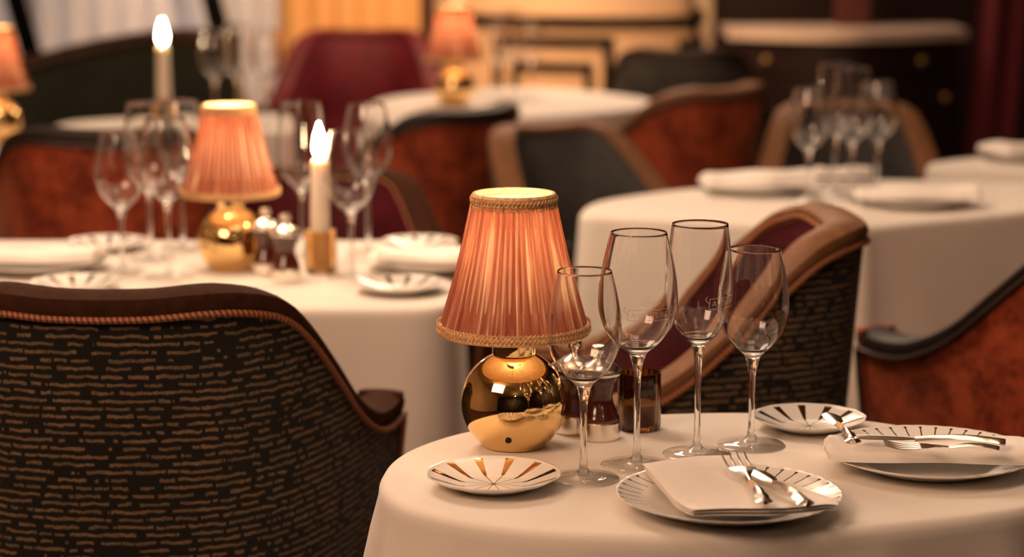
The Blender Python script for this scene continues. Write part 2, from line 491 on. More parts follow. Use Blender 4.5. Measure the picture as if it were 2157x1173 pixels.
def rrect(x0, x1, y0, y1, r=.05, rot=0):
    pts = []
    for cx, cy, a0 in ((x1-r, y1-r, 0), (x0+r, y1-r, 90), (x0+r, y0+r, 180), (x1-r, y0+r, 270)):
        for k in range(4):
            a = math.radians(a0+30*k); pts.append((cx+r*math.cos(a), cy+r*math.sin(a)))
    # fill long sides so that the spline stays straight
    out = []
    for i, p in enumerate(pts):
        q_ = pts[(i+1) % len(pts)]; out.append(p)
        d = math.hypot(q_[0]-p[0], q_[1]-p[1])
        if d > .15:
            m = int(d/.08)
            for k in range(1, m): out.append((p[0]+(q_[0]-p[0])*k/m, p[1]+(q_[1]-p[1])*k/m))
    return out
tablecloth(rrect(-1.30, -.095, 3.31, 3.95), 'white linen tablecloth on the left table behind the dashed-fabric chair', .58, .015, .012, 17, 11, world=True)
T3 = [(1228, 446), (1262, 424), (1380, 405), (1480, 395), (1700, 378), (1960, 380), (2157, 384), (2330, 392), (2400, 408), (2330, 425), (2157, 444), (1980, 460), (1900, 468), (1835, 475.5), (1822, 478.5), (1805, 478),
      (1700, 474), (1560, 466), (1400, 458), (1290, 453), (1240, 452)]
tablecloth(T3, 'white linen tablecloth on the right-hand table behind the four sharp wine glasses', .58, .05, .010, 9, 5)
T4 = [(1965, 343), (2100, 329), (2400, 317), (2520, 330), (2500, 356), (2300, 362), (2157, 360), (2000, 354)]
tablecloth(T4, 'white linen tablecloth on the table at the far right edge of the picture', .58, .02, .008, 9, 6)
T5 = [(765, 236), (805, 208), (920, 194), (1130, 185), (1350, 205), (1335, 225), (1100, 246), (860, 256), (795, 250)]
tablecloth(T5, 'white linen tablecloth on the far centre table with the pink-shaded lamp', .58, .02, .010, 11, 8)
T6 = [(122, 270), (150, 256), (330, 245), (560, 239), (600, 250), (600, 268), (560, 276), (200, 278)]
tablecloth(T6, 'white linen tablecloth under the far candle, before the green sofa', .58, .02, .008, 11, 9)
T7 = [(-420, 292), (60, 286), (105, 296), (120, 316), (60, 334), (-420, 340)]
tablecloth(T7, 'white linen tablecloth on the table at the left edge under a cropped lamp', .58, .03, .008, 9, 10)

# ------------------------------------------------------------------ chairs
CH = 'upholstered tub chairs'
A = chair('large black tub chair with gold-dashed fabric, nearest, its back filling the lower left', WEAVE, MAROON, LEATHER, PIPE, (-.47, 2.90, 0), math.radians(-2), CH)
B = dup(A, (.20, 3.225, 0), math.radians(92), 'black dashed-fabric tub chair with burgundy inside, seen sideways behind the sharp wine glasses', CH)
B.scale = (.77, 1, 1)
for o in B.children:
    if o.name.startswith('top_rail'): o.data = o.data.copy(); o.data.materials[0] = TAN  # brown rail recoloured tan, standing in for the light it reflects
Hc = dup(A, (-.355, 4.25, 0), math.radians(180+6), 'dashed-fabric tub chair with burgundy inside facing the viewer behind the candle table', CH, .90)
G3 = chair('dark red velvet tub chair, back to the viewer, behind the left-hand wine glasses', RED, RED, BLACKRAIL, PIPE_DARK, (-.80, 4.66, 0), math.radians(4), CH)
G1 = dup(G3, (-.275, 5.43, 0), math.radians(48), 'red velvet tub chair, back to the viewer, above and left of the nearest lampshade', CH, .95)
G2 = dup(G3, (.34, 5.80, 0), math.radians(46), 'rust red velvet tub chair with tan rail between the far table and the right-hand table', CH, .97)
for o in G2.children:
    if o.name.startswith('top_rail'): o.data = o.data.copy(); o.data.materials[0] = TAN
Cc = dup(G3, (.93, 3.47, 0), math.radians(20), 'rust red velvet tub chair cut off by the right edge, back to the viewer', CH)
Dc = chair('slate grey tub chair with tan rail behind the nearest lamp, beside the right-hand table', GREY, GREY, TAN, PIPE_DARK, (.20, 4.97, 0), math.radians(180+32), CH, .92, .90)
Fc = dup(Dc, (.82, 5.47, 0), math.radians(180-4), 'slate grey tub chair facing the viewer behind the glasses of the right-hand table', CH, .92)
Ec = dup(Dc, (.54, 7.02, 0), math.radians(-10), 'dark slate grey tub chair farthest back beside the cream counter', CH, .98)
for o in Ec.children:
    if o.name.startswith('top_rail'): o.data = o.data.copy(); o.data.materials[0] = BLACKRAIL
Mc = chair('burgundy velvet armchair facing the viewer in front of the golden curtain', MAROON, MAROON, MAROON, MAROON, (-.50, 7.42, 0), math.radians(180), CH, .98, 1.05)

Cc.scale = (1.1, 1, 1)

# ------------------------------------------------------------------ wine glasses
def gprofile(Hh, rr, rm, zm, zb, rf=.037):
    out = [(0, .0035), (.0068, .0038), (.0055, .0085), (.0046, .014), (.0036, .024), (.0033, zb*.55), (.0038, zb*.8), (.0052, zb-.012), (rm*.20, zb-.001)]
    bowl = catmull([(rm*.26, zb+.003, 0), (rm*.56, zb+.0135, 0), (rm*.815, zb+(zm-zb)*.47, 0), (rm*.95, zb+(zm-zb)*.73, 0), (rm*.995, zm-.002, 0)]
                   + [(rm+(rr-rm)*t**1.6, zm+(Hh-zm)*t, 0) for t in (.22, .45, .7, 1)], 6)
    th = .00095
    out += [(v.x, v.y) for v in bowl]
    inn = [(max(v.x-th, 0), v.y+(.0012 if i < 5 else 0)) for i, v in enumerate(bowl)]
    rim = [(rr-.0002, Hh+.0005), (rr-th+.0002, Hh+.0005)]
    prof = out + rim + inn[::-1] + [(rm*.14, zb+.0035), (0, zb+.003)]
    return prof, bowl
ETCH = N('frosted_etching'); setp(ETCH.b, Base_Color=(.9, .86, .8), Roughness=.6, Alpha=.55); ETCH = ETCH.m
def text_mesh(s, size):
    cu = bpy.data.curves.new('t', 'FONT'); cu.body = s; cu.size = size; cu.align_x = 'CENTER'; cu.align_y = 'CENTER'; cu.resolution_u = 2
    ob = bpy.data.objects.new('t', cu); COL.objects.link(ob); bpy.context.view_layer.update()
    me = bpy.data.meshes.new_from_object(ob.evaluated_get(bpy.context.evaluated_depsgraph_get()))
    bpy.data.objects.remove(ob); bpy.data.curves.remove(cu); return me
def rad_at(bowl, z):
    for a, b in zip(bowl, bowl[1:]):
        if a.y <= z <= b.y: return a.x + (b.x-a.x)*(z-a.y)/max(1e-9, b.y-a.y)
    return bowl[-1].x
def emblem(bowl, zc, az, parent):
    # ribbon with lettering and a fan of rays above it, wrapped on the bowl
    bm = bmesh.new()
    me = text_mesh('AVENTURE', .0085); bm.from_mesh(me); bpy.data.meshes.remove(me)
    bmesh.ops.subdivide_edges(bm, edges=[e for e in bm.edges if e.calc_length() > .003], cuts=1)
    def quad(p0, p1, w):
        p0 = Vector((*p0, 0)); p1 = Vector((*p1, 0)); t = (p1-p0).normalized(); s = Vector((-t.y, t.x, 0))*w/2
        m = max(1, int((p1-p0).length/.003)); prev = None
        for k in range(m+1):
            c = p0.lerp(p1, k/m); pr = (bm.verts.new(c+s), bm.verts.new(c-s))
            if prev: bm.faces.new((prev[0], prev[1], pr[1], pr[0]))
            prev = pr
    for yy in (-.0058, .0058): quad((-.024, yy), (.024, yy), .0008)
    for sx in (-1, 1):
        quad((sx*.024, -.0058), (sx*.024, .0058), .0008)
        quad((sx*.024, .0), (sx*.029, .005), .0008); quad((sx*.029, .005), (sx*.027, .0085), .0008)
    for k in range(9):
        a = math.radians(20+17.5*k); quad((.003*math.cos(a), .008+.003*math.sin(a)), (.012*math.cos(a), .008+.015*math.sin(a)), .0007)
    for v in bm.verts:
        x, y = v.co.x, v.co.y; z = zc+y; r = rad_at(bowl, z)+.00025; a = az + x/r
        v.co = Vector((r*math.cos(a), r*math.sin(a), z))
    return obj('etched_emblem', bm, ETCH, parent, False)
GG = 'stemmed wine glasses'
def wineglass(label, loc, spec, em=None):
    prof, bowl = gprofile(*spec)
    R = thing('wine_glass', label, 'wine glass', loc, 0, GG)
    rf = spec[5] if len(spec) > 5 else .037
    obj('foot', lathe([(rf, .0006), (rf+.0006, .0011), (rf, .0017), (rf*.6, .0031), (rf*.3, .0050), (.0058, .0095)], 64), THIN, R)
    obj('glass_body', lathe(prof, 64), GLASS, R, True, 60)
    if em is not None: emblem(bowl, em[0], em[1], R)
    return R
SM = (.222, .0285, .0392, .159, .100)
BG = (.254, .0300, .0425, .181, .122, .038)
TL = (.256, .0305, .0362, .184, .122, .037)
def on(x, y): p = P(x, y); return (p.x, p.y, TZ+.0003)
g1 = wineglass('small wine glass nearest the lamp on the nearest table, overlapping its shade', on(1229, 1009), SM)
g2 = wineglass('large wine glass second from the left on the nearest table, with etched ribbon', on(1341, 981), BG, (.172, math.radians(-75)))
g3 = wineglass('tallest wine glass, third from the left on the nearest table', on(1468, 958), TL, (.174, math.radians(-38)))
g4 = dup(g1, on(1582, 938), 0, 'small wine glass at the right end of the row on the nearest table', GG)
def gl(src, x, y, label, s=1): return dup(src, on(x, y), random.uniform(0, 6), label, GG, s)
gS = g1; gB = wineglass('large round wine glass left of the pleated lamp on the candle table', on(357, 586), BG)
gT = wineglass('tall wine glass immediately right of the pleated lamp on the candle table', on(638, 546), (.262, .033, .040, .17, .115))
gl(gS, 259, 575, 'wine glass farthest left on the candle table', 1.02)
gl(gT, 318, 548, 'tall wine glass behind the two leftmost glasses of the candle table')
gl(gB, 386, 524, 'rear wine glass against the left side of the pleated lamp on the candle table')
gl(gS, 741, 588, 'wine glass just right of the lit candle on the candle table', 1.06)
gl(gB, 776, 535, 'wine glass behind and right of the candle, farthest right on the candle table')
gl(gS, 1701, 424, 'left glass of the four on the right-hand table')
gl(gT, 1757, 406, 'tall glass second from left on the right-hand table')
gl(gT, 1791, 425, 'tall glass third from left on the right-hand table')
gl(gS, 1846, 402, 'right glass of the four on the right-hand table')
gl(gS, 1046, 205, 'left glass beside the lamp on the far centre table')
gl(gT, 1078, 210, 'tall glass in the middle of the trio on the far centre table', .97)
gl(gS, 1118, 205, 'right glass of the trio on the far centre table')
gl(gB, 455, 262, 'left glass of the cluster behind the pleated lampshade', .96)
gl(gT, 503, 256, 'tall middle glass of the cluster behind the pleated lampshade', .97)
gl(gB, 566, 262, 'right glass of the cluster behind the pleated lampshade', .96)

# ------------------------------------------------------------------ lamps
def lamp(label, loc):
    R = thing('table_lamp', label, 'lamp', loc, 0, 'brass ball table lamps')
    r = .0588; zc = .0495
    prof = [(0, 0), (.033, 0), (.0355, .0012)]
    a0 = math.asin((.0035-zc)/r)
    for k in range(33):
        a = a0 + (math.radians(68)-a0)*k/32; prof.append((r*math.cos(a), zc+r*math.sin(a)))
    prof += [(.0222, zc+r*math.sin(math.radians(68))+.0005), (0, zc+r*math.sin(math.radians(68))+.0005)]
    obj('base', lathe(prof, 96), BRASS, R, True, 30)
    zt = zc+r*math.sin(math.radians(68))
    obj('neck', lathe([(0, zt), (.0235, zt), (.0240, zt+.002), (.0240, zt+.016), (.0225, zt+.018), (.008, zt+.019), (.008, zt+.045), (0, zt+.045)], 48), BRASS, R, True, 30)
    obj('switch', lathe([(0, 0), (.0035, 0), (.0035, .0012), (0, .0016)], 16, c=(0, 0, 0)), BLACKRAIL, R)
    sw = R.children[-1]
    ang = math.radians(-38); sw.rotation_euler = (PI/2+ang*-.9, 0, 0)
    sw.location = (-.006, -r*math.cos(math.radians(-33))+.0002, zc+r*math.sin(math.radians(-33)))
    # shade: pleated silk
    zb, zp, rb, rp = .132, .277, .0815, .0445
    bm = bmesh.new(); uvl = bm.loops.layers.uv.new('UVMap'); NA = 720; NV = 14; rr = random.Random(5)
    ph = [rr.uniform(0, 6.28) for _ in range(6)]
    rows = []
    for j in range(NV+1):
        v = j/NV; row = []
        for i in range(NA):
            a = 2*PI*i/NA
            pl = math.sin(50*a + 1.2*math.sin(3*a+ph[0]) + .9*math.sin(7*a+ph[1]))
            k2 = math.sin(23*a+ph[2]+2*math.sin(2*a))
            r_ = rb+(rp-rb)*v - .0025*math.sin(PI*v) + (.0016+.0006*k2)*pl + .0006*k2
            row.append(bm.verts.new((r_*math.cos(a), r_*math.sin(a), zb+(zp-zb)*v)))
        rows.append(row)
    for j in range(NV):
        for i in range(NA):
            i2 = (i+1) % NA
            f = bm.faces.new((rows[j][i], rows[j][i2], rows[j+1][i2], rows[j+1][i]))
            for lp, (uu, vv) in zip(f.loops, ((i, j), (i+1, j), (i+1, j+1), (i, j+1))): lp[uvl].uv = (uu/NA, vv/NV)
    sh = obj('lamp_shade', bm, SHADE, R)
    obj('lining', lathe([(rb-.003, zb), (rp-.0028, zp)], 64), LINING, sh)
    for nm, z0, r0, hh in (('top_trim', zp-.006, rp+.0008, .013), ('bottom_trim', zb-.004, rb+.0012, .011)):
        bm = lathe([(r0+.0009, z0), (r0+.0022, z0+hh*.2), (r0+.0012, z0+hh*.5), (r0+.0019, z0+hh*.8), (r0, z0+hh), (r0-.003, z0+hh), (r0-.003, z0)], 128, close=True)
        ed = z0-.001 if nm == 'top_trim' else z0+hh+.0005
        nl = 64 if nm == 'top_trim' else 110
        path = [((r0+.002)*math.cos(2*PI*k/(nl*4)), (r0+.002)*math.sin(2*PI*k/(nl*4)), ed + .0016*math.sin(2*PI*k/4)) for k in range(nl*4)]
        tube(path, .0008, 5, bm, True)
        path = [((r0+.0026)*math.cos(2*PI*k/(nl*4)), (r0+.0026)*math.sin(2*PI*k/(nl*4)), z0+hh*.5 + .0022*math.sin(2*PI*k/4)) for k in range(nl*4)]
        tube(path, .0007, 5, bm, True)
        obj(nm, bm, BRAID, sh)
    obj('bulb', lathe([(0, .150), (.010, .150), (.013, .165), (.020, .185), (.022, .198), (.017, .212), (0, .220)], 24), BULB, R)
    return R
def lamp_light(loc, e, s=1):
    l = bpy.data.lights.new('lamp_bulb_light', 'POINT'); l.energy = e*.5; l.color = (1, .74, .46); l.shadow_soft_size = .012
    o = bpy.data.objects.new('lamp_bulb_light', l); COL.objects.link(o); o.location = (loc[0], loc[1], loc[2]+.235*s)
L1p = on(1082.5, 938)
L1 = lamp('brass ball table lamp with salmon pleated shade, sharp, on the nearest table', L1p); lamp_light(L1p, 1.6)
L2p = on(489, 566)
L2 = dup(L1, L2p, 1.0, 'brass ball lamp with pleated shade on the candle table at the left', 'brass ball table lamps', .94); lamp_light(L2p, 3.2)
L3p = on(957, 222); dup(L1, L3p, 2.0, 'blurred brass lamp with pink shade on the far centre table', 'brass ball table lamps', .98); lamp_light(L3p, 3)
L4p = on(-4, 299); dup(L1, L4p, 3.0, 'brass lamp cut off by the left edge of the picture', 'brass ball table lamps', .97); lamp_light(L4p, 2.6)

# ------------------------------------------------------------------ condiments and candles
def ribbed(a, r, z): return 1 + .022*math.cos(20*a)
def tumbler(name, label, loc, mat, cat, r=.0246, h=.067):
    t = .0028
    prof = [(0, 0), (r*.9, 0), (r, .004), (r, h*.97), (r*.985, h), (r-t, h), (r-t*1.1, h*.9), (r-t, .009), (r*.8, .006), (0, .006)]
    o = obj(name, lathe(prof, 160, rmod=lambda a, rr, z: (1+.020*math.cos(20*a)) if (rr > r*.97 and .003 < z < h*.95) else 1), mat, None, True, 50)
    o.location = loc; tag(o, label, cat, 'ribbed glass holders'); return o
tumbler('votive_glass', 'dark ribbed glass votive behind the second wine glass on the nearest table', on(1346, 903), AMBER, 'candle holder')
wx = obj('votive_wax', lathe([(0, .0065), (.0195, .0065), (.0195, .030), (.004, .029), (0, .029)], 32), WAX); wx.location = on(1346, 903)
tag(wx, 'pale candle wax inside the dark ribbed votive on the nearest table', 'candle')
def mill(label, loc):
    R = thing('pepper_mill', label, 'pepper mill', loc, 0, 'wooden mills with silver caps')
    obj('base', lathe([(0, 0), (.0228, 0), (.0235, .001), (.0235, .019), (.0225, .0205), (0, .0205)], 48), SILVER, R, True, 30)
    pts = catmull([(.0222, .0205, 0), (.0228, .024, 0), (.0205, .030, 0), (.0150, .046, 0), (.0185, .062, 0), (.0215, .068, 0), (.0225, .0735, 0)], 6)
    obj('body', lathe([(0, .0205)] + [(p.x, p.y) for p in pts] + [(0, .0735)], 48), MILLWOOD, R, True, 50)
    obj('cap', lathe([(0, .0737), (.0245, .0737), (.0255, .0755), (.0250, .0785), (.0170, .0855), (.0080, .0895), (.0055, .0925), (.0062, .0960), (.0085, .0985), (.0088, .1040), (.0075, .1065), (0, .1075)], 48), SILVER, R, True, 40)
    return R
m1 = mill('red-brown pepper mill with silver base between lamp and votive on the nearest table', on(1262, 922))
dup(m1, on(1208, 908), 0, 'pepper mill half hidden behind the brass ball of the nearest lamp', 'wooden mills with silver caps')
dup(m1, on(603, 592), 0, 'dark waisted mill in front of the candle on the candle table', 'wooden mills with silver caps')
dup(m1, on(561, 578), 0, 'mill half hidden against the brass ball of the lamp on the candle table', 'wooden mills with silver caps')
def candle(label, loc, h, r=.0108):
    R = thing('taper_candle', label, 'candle', loc, 0, 'lit taper candles')
    obj('wax', lathe([(0, 0), (r*1.05, 0), (r, h*.5), (r*.86, h-.004), (r*.7, h), (r*.3, h-.002), (0, h-.002)], 32), WAX, R, True, 50)
    obj('wick', tube([(0, 0, h-.003), (.0004, 0, h+.006), (.0012, 0, h+.010)], .0007, 6), BLACKRAIL, R)
    obj('flame', lathe([(0, h+.003), (.0055, h+.006), (.0092, h+.014), (.0098, h+.022), (.0076, h+.036), (.0035, h+.050), (0, h+.060)], 24), FLAME, R)
    return R
pc = on(676, 574)
tumbler('candle_holder', 'amber ribbed glass holder under the lit candle on the candle table', pc, AMBER2, 'candle holder', .0255, .068)
c1 = candle('lit white taper candle in an amber holder, right of the pleated lamp', (pc[0], pc[1], TZ+.0068), .176, .0155)
pd = on(347, 262)
tumbler('candle_holder', 'amber ribbed glass holder under the far lit candle in front of the green sofa', pd, AMBER2, 'candle holder', .026, .068)
c2 = dup(c1, (pd[0], pd[1], TZ+.0068), 0, 'lit white taper candle farther back in front of the green sofa', 'lit taper candles', 1.08)
c2.scale = (1.1, 1.1, 1.12)

# ------------------------------------------------------------------ plates
def plate(label, loc, kind, rz=0, group=None):
    if kind == 'bread':
        prof = [(0, .003), (.030, .0028), (.036, .0035), (.046, .0065), (.060, .0115), (.0690, .0150), (.0700, .0158), (.0695, .0145), (.060, .0095), (.044, .0040), (.038, .0005), (.036, 0), (.034, .0012), (0, .0012)]
        rm = lambda a, r, z: 1 + (.010*math.cos(12*a) if r > .065 else (.004*math.cos(12*a) if r > .05 else 0))
    else:
        prof = [(0, .0045), (.066, .004), (.074, .0055), (.081, .0095), (.086, .0115), (.100, .0145), (.1115, .0180), (.1130, .0188), (.1120, .0172), (.100, .0125), (.084, .0085), (.074, .0030), (.066, .0004), (.064, 0), (.062, .0015), (0, .0015)]
        rm = lambda a, r, z: 1 + (.0045*math.cos(40*a) if r > .11 else 0)
    o = obj(kind+'_plate', lathe([(r, z) for r, z in prof], 240, rmod=rm), PL_BREAD if kind == 'bread' else PL_DINNER, None, True, 0)
    o.location = loc; o.rotation_euler = (0, 0, rz)
    tag(o, label, 'plate', group or (kind+' plates')); return o
def cp(o, loc, rz, label, s=1):
    c = o.copy(); COL.objects.link(c); c.location = loc; c.rotation_euler = (0, 0, rz); c.scale = (s,)*3; c['label'] = label; return c
def opx(x, y, z=TZ+.008): p = P(x, y, z); return (p.x, p.y, TZ+.0003)
b1 = plate('gold-striped bread plate at the front left of the nearest table, before the lamp', opx(1040, 1010), 'bread', math.radians(-15))
cp(b1, opx(1704, 888), math.radians(1), 'gold-striped bread plate at the back right of the nearest table', .93)
d1p = opx(1535, 1056); d1 = plate('dinner plate under a flat folded napkin and fork, front of the nearest table', d1p, 'dinner')
d2p = opx(1957, 968); d2 = cp(d1, d2p, .07, 'dinner plate under a rolled napkin at the right of the nearest table')
cp(b1, opx(226, 516), .1, 'striped bread plate behind the left wine glasses of the candle table')
cp(b1, opx(160, 602), .3, 'striped bread plate just above the rim of the nearest chair')
cp(b1, opx(884, 514), .2, 'striped bread plate at the back right of the candle table', .93)
cp(b1, opx(842, 604), .35, 'striped bread plate at the front right of the candle table')
d3p = opx(84, 557); cp(d1, d3p, .1, 'dinner plate with folded napkin at the left end of the candle table')
d4p = opx(916, 556); cp(d1, d4p, .2, 'dinner plate with napkin at the right end of the candle table')
d5p = opx(1592, 396); cp(d1, d5p, .1, 'dinner plate with napkin on the left of the right-hand table')
d6p = opx(1928, 424); cp(d1, d6p, .2, 'dinner plate with napkin on the right of the right-hand table')
d7p = opx(1830, 388); 
d8p = opx(2165, 328); cp(d1, d8p, .3, 'dinner plate with napkin on the far right table')

# ------------------------------------------------------------------ napkins
def ssin(t): return math.sin(PI*max(0, min(1, t)))
def napkin_flat(label, corners, z0):
    # corners back-left, back-right, front-right, front-left in the world; several folded layers
    bm = bmesh.new(); n = 26; A_, B_, C_, D_ = corners
    def sheet(zoff, th, k, lift):
        top = []; bot = []
        for i in range(n+1):
            u = i/n; rt = []; rb = []
            for j in range(n+1):
                v = j/n
                ku = (u-.5)*k+.5; kv = (v-.5)*k+.5 + (1-k)*.3
                p = A_.lerp(B_, ku).lerp(D_.lerp(C_, ku), kv)
                d_ = math.hypot(p.x-d1p[0], p.y-d1p[1])
                plz = .0065 + .0135*max(0, min(1, (d_-.070)/.045)) - .09*max(0, d_-.118)
                sag = .004*math.sin(5*u+1.2)*v + .003*math.sin(7*v+2*u)
                z = z0 + plz*.9 + zoff + sag*.6 + lift*(ssin(v*1.0)*.010 + .006*ssin(u))
                edge = min(u, 1-u, v, 1-v); rd = th*(1-min(1, edge/.04))**2*.5
                rt.append(bm.verts.new((p.x, p.y, z+th-rd))); rb.append(bm.verts.new((p.x, p.y, z+rd)))
            top.append(rt); bot.append(rb)
        for i in range(n):
            for j in range(n):
                bm.faces.new((top[i][j], top[i+1][j], top[i+1][j+1], top[i][j+1]))
                bm.faces.new((bot[i][j], bot[i][j+1], bot[i+1][j+1], bot[i+1][j]))
        for i in range(n):
            bm.faces.new((top[i][0], bot[i][0], bot[i+1][0], top[i+1][0])); bm.faces.new((top[i][n], top[i+1][n], bot[i+1][n], bot[i][n]))
            bm.faces.new((top[0][i], top[0][i+1], bot[0][i+1], bot[0][i])); bm.faces.new((top[n][i], bot[n][i], bot[n][i+1], top[n][i+1]))
    sheet(0, .0030, .97, .8); sheet(.0028, .0030, .985, .9); sheet(.0056, .0034, 1.0, 1)
    o = obj('napkin', bm, NAPKIN, None, True, 50); tag(o, label, 'napkin', 'white linen napkins'); return o
zN = TZ
cs = [P(1352, 984, TZ+.022), P(1560, 968, TZ+.022), P(1768, 1070, TZ+.022), P(1456, 1090, TZ+.022)]
napkin_flat('white napkin folded flat on the front dinner plate beneath fork and knife', cs, TZ)
def napkin_roll(label, loc, L, Wd, Hh, rz, seed=1):
    bm = bmesh.new(); n = 40; m = 28; rows = []
    rn = random.Random(seed); p0 = rn.uniform(0, 6)
    for i in range(n+1):
        u = i/n; x = (u-.5)*L; e = min(1, (min(u, 1-u)/.02))**.5*.25+.75
        row = []
        for k in range(m):
            a = 2*PI*k/m; cy = math.cos(a); sz = math.sin(a)
            wv = 1+.05*math.sin(3*u*PI+p0+2*a)
            yy = Wd/2*math.copysign(abs(cy)**.8, cy)*e*wv
            hh = Hh*(.45 + .55*(.5-.5*math.tanh(cy*2.2))) * (1-.12*math.sin(PI*u+p0*.2))
            zz = (hh*max(0, sz)**.7 if sz > 0 else 0)*e + .002*math.sin(9*u+p0)*max(0, sz)
            row.append(bm.verts.new((x+.004*math.sin(a+p0)*(2*u-1), yy, zz + .0006*sz)))
        rows.append(row)
    for i in range(n):
        for k in range(m): bm.faces.new((rows[i][k], rows[i+1][k], rows[i+1][(k+1) % m], rows[i][(k+1) % m]))
    bm.faces.new(rows[0][::-1]); bm.faces.new(rows[-1])
    o = obj('napkin', bm, NAPKIN, None, True, 60); o.location = loc; o.rotation_euler = (0, 0, rz)
    tag(o, label, 'napkin', 'white linen napkins'); return o
def nap_at(pp, label, L, rz, dx=0, dy=0, Wd=.12, Hh=.022, seed=1):
    return napkin_roll(label, (pp[0]+dx, pp[1]+dy, TZ+.0195), L, Wd, Hh, rz, seed)
nap_at(d2p, 'white napkin rolled lengthwise on the right dinner plate of the nearest table', .212, math.radians(-4), -.004, -.008, .105, .017, 2)
nap_at(d3p, 'white napkin on the left dinner plate of the candle table', .20, .05, 0, 0, .11, .024, 3)
nap_at(d4p, 'white napkin on the right dinner plate of the candle table', .19, -.05, 0, 0, .11, .022, 4)
nap_at(d5p, 'white napkin with upturned corner on the left plate of the right-hand table', .22, .1, 0, 0, .15, .035, 5)
nap_at(d6p, 'white napkin on the right plate of the right-hand table', .23, -.05, 0, 0, .12, .026, 6)
nap_at(opx(1775, 379), 'small white napkin lying at the back of the right-hand table', .12, .05, 0, 0, .07, .022, 7)
nap_at(d8p, 'white napkin on the plate of the far right table', .18, .25, 0, 0, .14, .03, 8)

# ------------------------------------------------------------------ cutlery
def strip(sts, th=.002, bm=None):
    # sts: (y, x_left, x_right, z); extruded thick strip
    bm = bm or bmesh.new(); rows = []
    for y, a, b, z in sts:
        rows.append([bm.verts.new(c) for c in ((a, y, z), ((a*.7+b*.3), y, z+th*.6), ((a+b)/2, y, z+th*.75), ((a*.3+b*.7), y, z+th*.6), (b, y, z), ((a+b)/2, y, z-th*.5))])
    for A_, B_ in zip(rows, rows[1:]):
        for k in range(6): bm.faces.new((A_[k], A_[(k+1) % 6], B_[(k+1) % 6], B_[k]))
    bm.faces.new(rows[0]); bm.faces.new(rows[-1][::-1])
    return bm
def handle_profile(L, w):
    out = []
    for k in range(25):
        t = k/24; ww = w*(.42+.58*t**1.5)*(1+.10*math.sin(9*t*PI)*t)
        if t > .93: ww *= math.sqrt(max(.08, 1-((t-.93)/.07)**2))
        out.append((-L*t, -ww/2, ww/2, .0035*math.sin(PI*t)+.001))
    return out
def fork(label, tip, end, lift=.001, roll=0):
    d = (tip-end); L = d.length; R = thing('fork', label, 'fork', tuple(end), math.atan2(d.y, d.x)-PI/2, 'silver cutlery')
    hl = L*.44
    bm = strip([(y+hl, a, b, z) for y, a, b, z in handle_profile(hl, .017)], .0035)
    obj('handle', bm, SILVER, R, True, 40)
    bm = bmesh.new()
    hd = L-hl
    strip([(hl+hd*t, -w, w, .0015+.002*math.sin(PI*t)) for t, w in ((-.02, .0038), (.1, .0030), (.2, .0040), (.28, .0085), (.36, .0130), (.44, .0138))], .0022, bm)
    for k in range(4):
        x = -.0114+.0076*k
        strip([(hl+hd*(.45+.55*t), x*(1+.05*t)-.0017*(1-.55*t), x*(1+.05*t)+.0017*(1-.55*t), .003-.002*math.sin(PI*t)+lift*t*t*2) for t in (0, .2, .4, .6, .8, .95, 1)], .0018, bm)
    obj('tines', bm, SILVER, R, True, 40)
    return R
def knife(label, tip, end):
    d = (tip-end); L = d.length; R = thing('knife', label, 'knife', tuple(end), math.atan2(d.y, d.x)-PI/2, 'silver cutlery')
    hl = L*.60
    obj('handle', strip([(y+hl, a, b, z) for y, a, b, z in handle_profile(hl, .018)], .006), SILVER, R, True, 40)
    bl = L-hl
    obj('blade', strip([(hl+bl*t, -a, b, .0025) for t, a, b in ((-.02, .004, .004), (.06, .0045, .005), (.2, .0075, .009), (.5, .0085, .0105), (.75, .0085, .0105), (.9, .0075, .0075), (.97, .0055, .003), (1, .002, 0))], .0018), SILVER, R, True, 40)
    return R
zc_ = TZ+.0275+.0075
f1 = fork('silver fork lying tines away on the napkin of the front dinner plate', P(1543, 962, zc_), P(1612, 1062, zc_))
k1 = knife('silver knife lying beside the fork on the napkin of the front dinner plate', P(1583, 993, zc_), P(1702, 1066, zc_))
zr = TZ+.0405
fork('silver fork on the rolled napkin of the right dinner plate, tines to the left', P(1862, 943, zr), P(2105, 947, zr))
knife('silver knife on the rolled napkin of the right dinner plate, beside its fork', P(1800, 926, zr), P(2118, 935, zr))
knife('small silver butter knife leaning on the rear bread plate of the nearest table', P(1742, 900, TZ+.020), P(1798, 934, TZ+.034))

# ------------------------------------------------------------------ room shell
X0, X1, Y0, Y1, ZC = -3.4, 3.0, -2.2, 8.6, 2.9
CARPET = simple('dark_wine_carpet', (.045, .012, .010), .95, noise=(40, .4, .3))
WALLM = simple('warm_cream_plaster', (.62, .47, .33), .7, noise=(6, .06, 0))
DARKW = simple('dark_lacquered_panel', (.020, .008, .006), .35)
CEIL = simple('warm_ceiling_plaster', (.55, .42, .30), .8)
struct('floor', box(X0, X1, Y0, Y1, -.05, 0), CARPET)
struct('ceiling', box(X0, X1, Y0, Y1, ZC, ZC+.05), CEIL)
struct('wall_left', box(X0-.1, X0, Y0, Y1, 0, ZC), WALLM)
struct('wall_right', box(X1, X1+.1, Y0, Y1, 0, ZC), DARKW)
struct('wall_near', box(X0, X1, Y0-.1, Y0, 0, ZC), DARKW)
